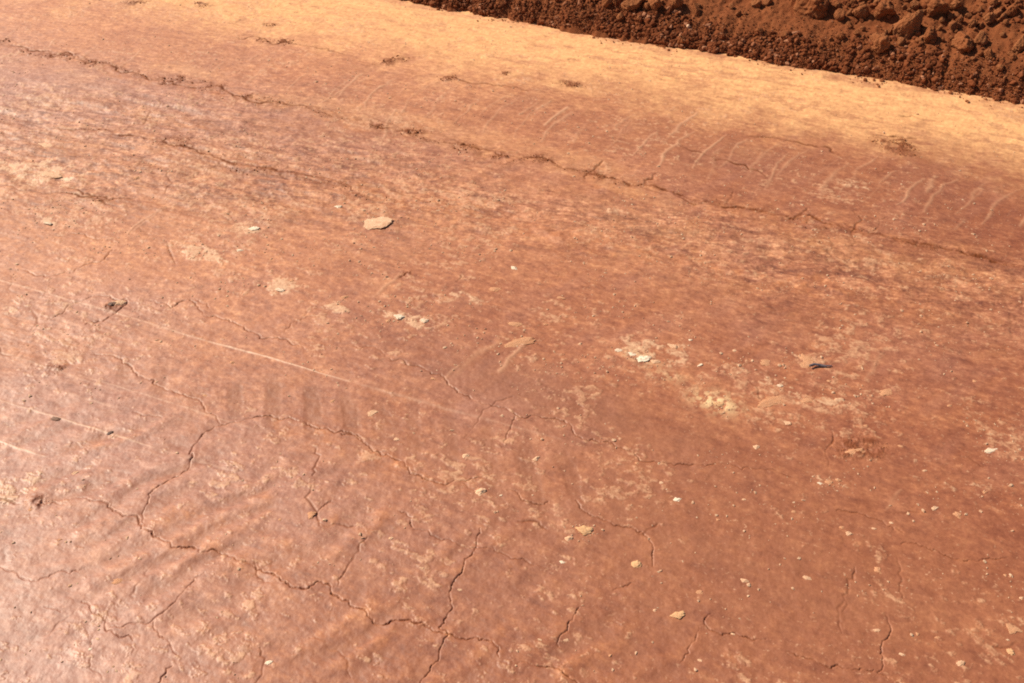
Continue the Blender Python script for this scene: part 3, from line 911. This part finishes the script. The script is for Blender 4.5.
ONE = [
    (372, 224, 34, 'cream', 'broad flat pale flake lying alone on the upper left of the road', 'crust_flake', .07, .7),
    (643, 359, 14, 'white', 'brightest white chalky chip in the middle right of the road', 'stone_chip', .2, .75),
    (631, 355, 10, 'white', 'white chalky chip touching the left end of the brightest chip', 'stone_chip', .25, .6),
    (618, 351, 9, 'white', 'small white chip set apart left of the brightest chalky chips', 'stone_chip', .3, .7),
    (655, 362, 11, 'cream', 'cream chip touching the right end of the brightest chip', 'stone_chip', .3, .6),
    (992, 450, 17, 'white', 'white chip near the right edge of the photo', 'stone_chip', .25, .45),
    (720, 404, 10, 'yellow', 'yellow stone in the patch of yellow grit', 'stone_chip', .4, .7),
    (480, 493, 13, 'cream', 'cream pebble just below the end of a dark crack', 'pebble', .5, .8),
    (465, 457, 9, 'cream', 'small cream pebble above the dark crack in the middle of the road', 'pebble', .5, .8),
    (536, 460, 9, 'cream', 'cream pebble alone in smooth dirt right of the dark crack', 'pebble', .45, .6),
    (586, 531, 17, 'yellow', 'lumpy yellow cream pebble with a dark hollow on its right', 'pebble', .5, .7),
    (568, 539, 10, 'cream', 'small cream pebble left of the lumpy yellow cream pebble', 'pebble', .45, .7),
    (636, 564, 11, 'yellow', 'yellow cream pebble at the lower end of a thin crack', 'pebble', .55, .85),
    (677, 500, 8, 'white', 'small round white pebble in the smooth dirt right of center', 'pebble', .5, .8),
    (679, 615, 16, 'yellow', 'long yellow cream pebble near the bottom, left of a short crack', 'pebble', .35, .55),
    (744, 581, 10, 'cream', 'oval cream pebble above the short cracks at lower right', 'pebble', .4, .55),
    (877, 570, 10, 'pink', 'pale pink pebble below the long crack on the right', 'pebble', .45, .8),
    (935, 508, 10, 'cream', 'flat cream pebble on the right above the long crack', 'pebble', .35, .5),
    (957, 514, 11, 'pink', 'pink pebble right of the flat cream pebble', 'pebble', .35, .7),
    (960, 664, 8, 'cream', 'cream pebble near the bottom right corner', 'pebble', .5, .75),
    (1011, 652, 8, 'yellow', 'yellow cream pebble closest to the bottom right corner', 'pebble', .55, .9),
    (1015, 629, 15, 'pink', 'pale pink flake cut by the right edge above the corner pebble', 'crust_flake', .25, .8),
    (852, 452, 21, 'pink', 'pale pink flake of crust over a dark red hollow', 'crust_flake', .22, .5),
    (806, 359, 27, 'pink', 'pale pink crust flake with a blue grey splinter on it', 'crust_flake', .14, .9),
    (771, 401, 30, 'pink', 'long pink crust flake right of the yellow grit', 'crust_flake', .12, .5),
    (766, 362, 14, 'pink', 'small pink crust flake left of the flake with the splinter', 'crust_flake', .16, .8),
    (807, 399, 20, 'pink', 'thin pink crust flake right of the long one', 'crust_flake', .12, .4),
    (887, 391, 20, 'pink', 'pink crust flake alone far right of the yellow grit', 'crust_flake', .14, .5),
    (516, 345, 28, 'pink', 'curved thin flake of crust in the middle of the road', 'crust_flake', .10, .45),
    (495, 291, 13, 'pink', 'pink flake above the middle of the road by a small dark nick', 'crust_flake', .2, .7),
    (515, 326, 16, 'pink', 'pale flake just above the curved thin flake', 'crust_flake', .14, .5),
    (560, 298, 12, 'pink', 'small flat flake right of center in the upper half', 'crust_flake', .14, .5),
    (671, 346, 11, 'cream', 'cream chip up and right of the brightest chalky chip', 'stone_chip', .25, .7),
    (372, 414, 12, 'cream', 'pale chip above the dark crack at left of center', 'stone_chip', .2, .7),
    (43, 145, 18, 'cream', 'pale flake near the left edge in the upper part of the road', 'crust_flake', .12, .6),
    (50, 174, 24, 'cream', 'long cream flake near the left edge below another flake', 'crust_flake', .10, .4),
    (118, 303, 13, 'cream', 'pale chip beside a black pebble on the pale scratch', 'stone_chip', .4, .7),
    (111, 304, 9, 'dark', 'black pebble beside a pale chip on the pale scratch', 'pebble', .7, .9),
    (56, 418, 11, 'dark', 'dark flat pebble lying on the lower bright scratch', 'pebble', .35, .6),
    (109, 432, 6, 'dark', 'tiny dark pebble at the side of the lower bright scratch', 'pebble', .5, .8),
    (74, 473, 8, 'cream', 'small cream chip in the lower left', 'stone_chip', .4, .6),
    (119, 581, 15, 'pink', 'pink flake below the main crack in the lower left', 'crust_flake', .2, .5),
    (268, 663, 8, 'white', 'white pebble near the bottom, left of center', 'pebble', .5, .8),
    (311, 515, 12, 'pink', 'round pink pebble between the ribbed tyre marks', 'pebble', .35, .85),
]
for px, py, w, kind, lab, name, flat, asp in ONE:
    pebble(px, py, w, kind, lab, None, name, flat, asp)

MANY = [(501, 496, 4), (661, 483, 5), (637, 464, 5), (562, 562, 6), (422, 569, 4), (391, 539, 5), (848, 534, 8), (842, 528, 6), (829, 482, 9), (838, 480, 7), (820, 483, 6), (891, 523, 5), (874, 529, 5), (917, 634, 5), (937, 638, 5), (876, 631, 7), (698, 593, 7), (807, 579, 8), (902, 655, 6),
        (434, 380, 6), (396, 440, 7), (514, 269, 9), (787, 422, 8), (756, 447, 8), (840, 399, 9), (780, 385, 7), (865, 425, 5), (700, 660, 4), (1005, 575, 5), (1022, 598, 5), (240, 250, 7), (190, 258, 8), (280, 290, 8), (292, 280, 6), (345, 298, 9), (400, 318, 12), (424, 322, 9), (388, 322, 8), (137, 178, 8), (337, 207, 9), (253, 229, 11), (48, 224, 9),
        (600, 480, 4), (718, 520, 4), (793, 512, 4), (744, 500, 4), (655, 610, 4), (540, 640, 4), (460, 590, 4), (610, 655, 5), (232, 362, 6), (333, 402, 6), (205, 395, 5), (566, 640, 5), (733, 634, 4), (925, 470, 5), (985, 492, 5), (900, 445, 5), (830, 380, 6), (860, 365, 5), (950, 405, 6), (975, 380, 6), (700, 365, 6), (690, 340, 5), (735, 350, 6), (580, 345, 5), (545, 325, 6), (90, 650, 4), (215, 640, 4), (60, 540, 5), (30, 510, 5), (280, 520, 4), (98, 640, 4), (140, 560, 4)]
for px, py, w in MANY:
    pebble(px, py, w, random.choice(('cream', 'cream', 'pink', 'pink', 'white')), 'tiny pale pebble pressed into the packed red dirt', 'tiny pale pebbles on the road', 'pebble', random.uniform(.25, .5), random.uniform(.55, .85))

# blue grey splinter: a bent tapered sliver
def sliver(name, pix, r0, mat):
    bm = bmesh.new()
    P = [Vector((*at(*p), ground_z(*at(*p)) + zz)) for p, zz in pix]
    rings = []
    for i, p in enumerate(P):
        d = (P[min(i + 1, len(P) - 1)] - P[max(i - 1, 0)]).normalized()
        a = d.cross(Vector((0, 0, 1))).normalized()
        b = a.cross(d)
        rad = r0 * (1 - .55 * abs(2 * i / (len(P) - 1) - .8))
        rings.append([bm.verts.new(p + (a * math.cos(k * 1.047) * 1.2 + b * math.sin(k * 1.047) * .7) * rad) for k in range(6)])
    for A, B in zip(rings, rings[1:]):
        for k in range(6):
            bm.faces.new((A[k], A[(k + 1) % 6], B[(k + 1) % 6], B[k]))
    bm.faces.new(rings[0][::-1])
    bm.faces.new(rings[-1])
    me = bpy.data.meshes.new(name)
    bm.to_mesh(me)
    bm.free()
    return link(name, me, mat)


MW = NT('blue_grey_wood', .7, .3)
M_c = MW.mix(MW.ramp(MW.noise(60, 4, .6), .35, .65), (.10, .085, .10), (.17, .13, .14))
MW.set(MW.b.inputs['Base Color'], M_c)
tag(sliver('splinter', [((809, 367), .010), ((814, 365), .008), ((820, 365), .005), ((826, 366), .004), ((832, 365), .003)], .0042, MW.m), 'thin blue grey splinter lying across the pink crust flake', 'splinter')

# ------------------------------------------------------------------ light
SUN_EL, SUN_AZ = math.radians(44), math.radians(-65)     # from ahead and to the left
sd = Vector((math.sin(SUN_AZ) * math.cos(SUN_EL), math.cos(SUN_AZ) * math.cos(SUN_EL), math.sin(SUN_EL)))
sun_d = bpy.data.lights.new('sun', 'SUN')
sun_d.energy, sun_d.angle, sun_d.color = 4.2, math.radians(.5), (1, .89, .715)
sun = bpy.data.objects.new('sun', sun_d)
col.objects.link(sun)
sun.rotation_euler = sd.to_track_quat('Z', 'Y').to_euler()
w = bpy.data.worlds.new('World')
scene.world = w
w.use_nodes = True
bg = w.node_tree.nodes['Background']
sky = w.node_tree.nodes.new('ShaderNodeTexSky')
sky.sky_type = 'NISHITA'
sky.sun_disc = False
sky.sun_elevation, sky.sun_rotation = SUN_EL, SUN_AZ
w.node_tree.links.new(sky.outputs['Color'], bg.inputs['Color'])
bg.inputs['Strength'].default_value = .05

vs = scene.view_settings
vs.view_transform, vs.look, vs.gamma, vs.exposure = 'Standard', 'None', 1, .53
scene.cycles.filter_width = 1.9
scene.cycles.use_denoising = False
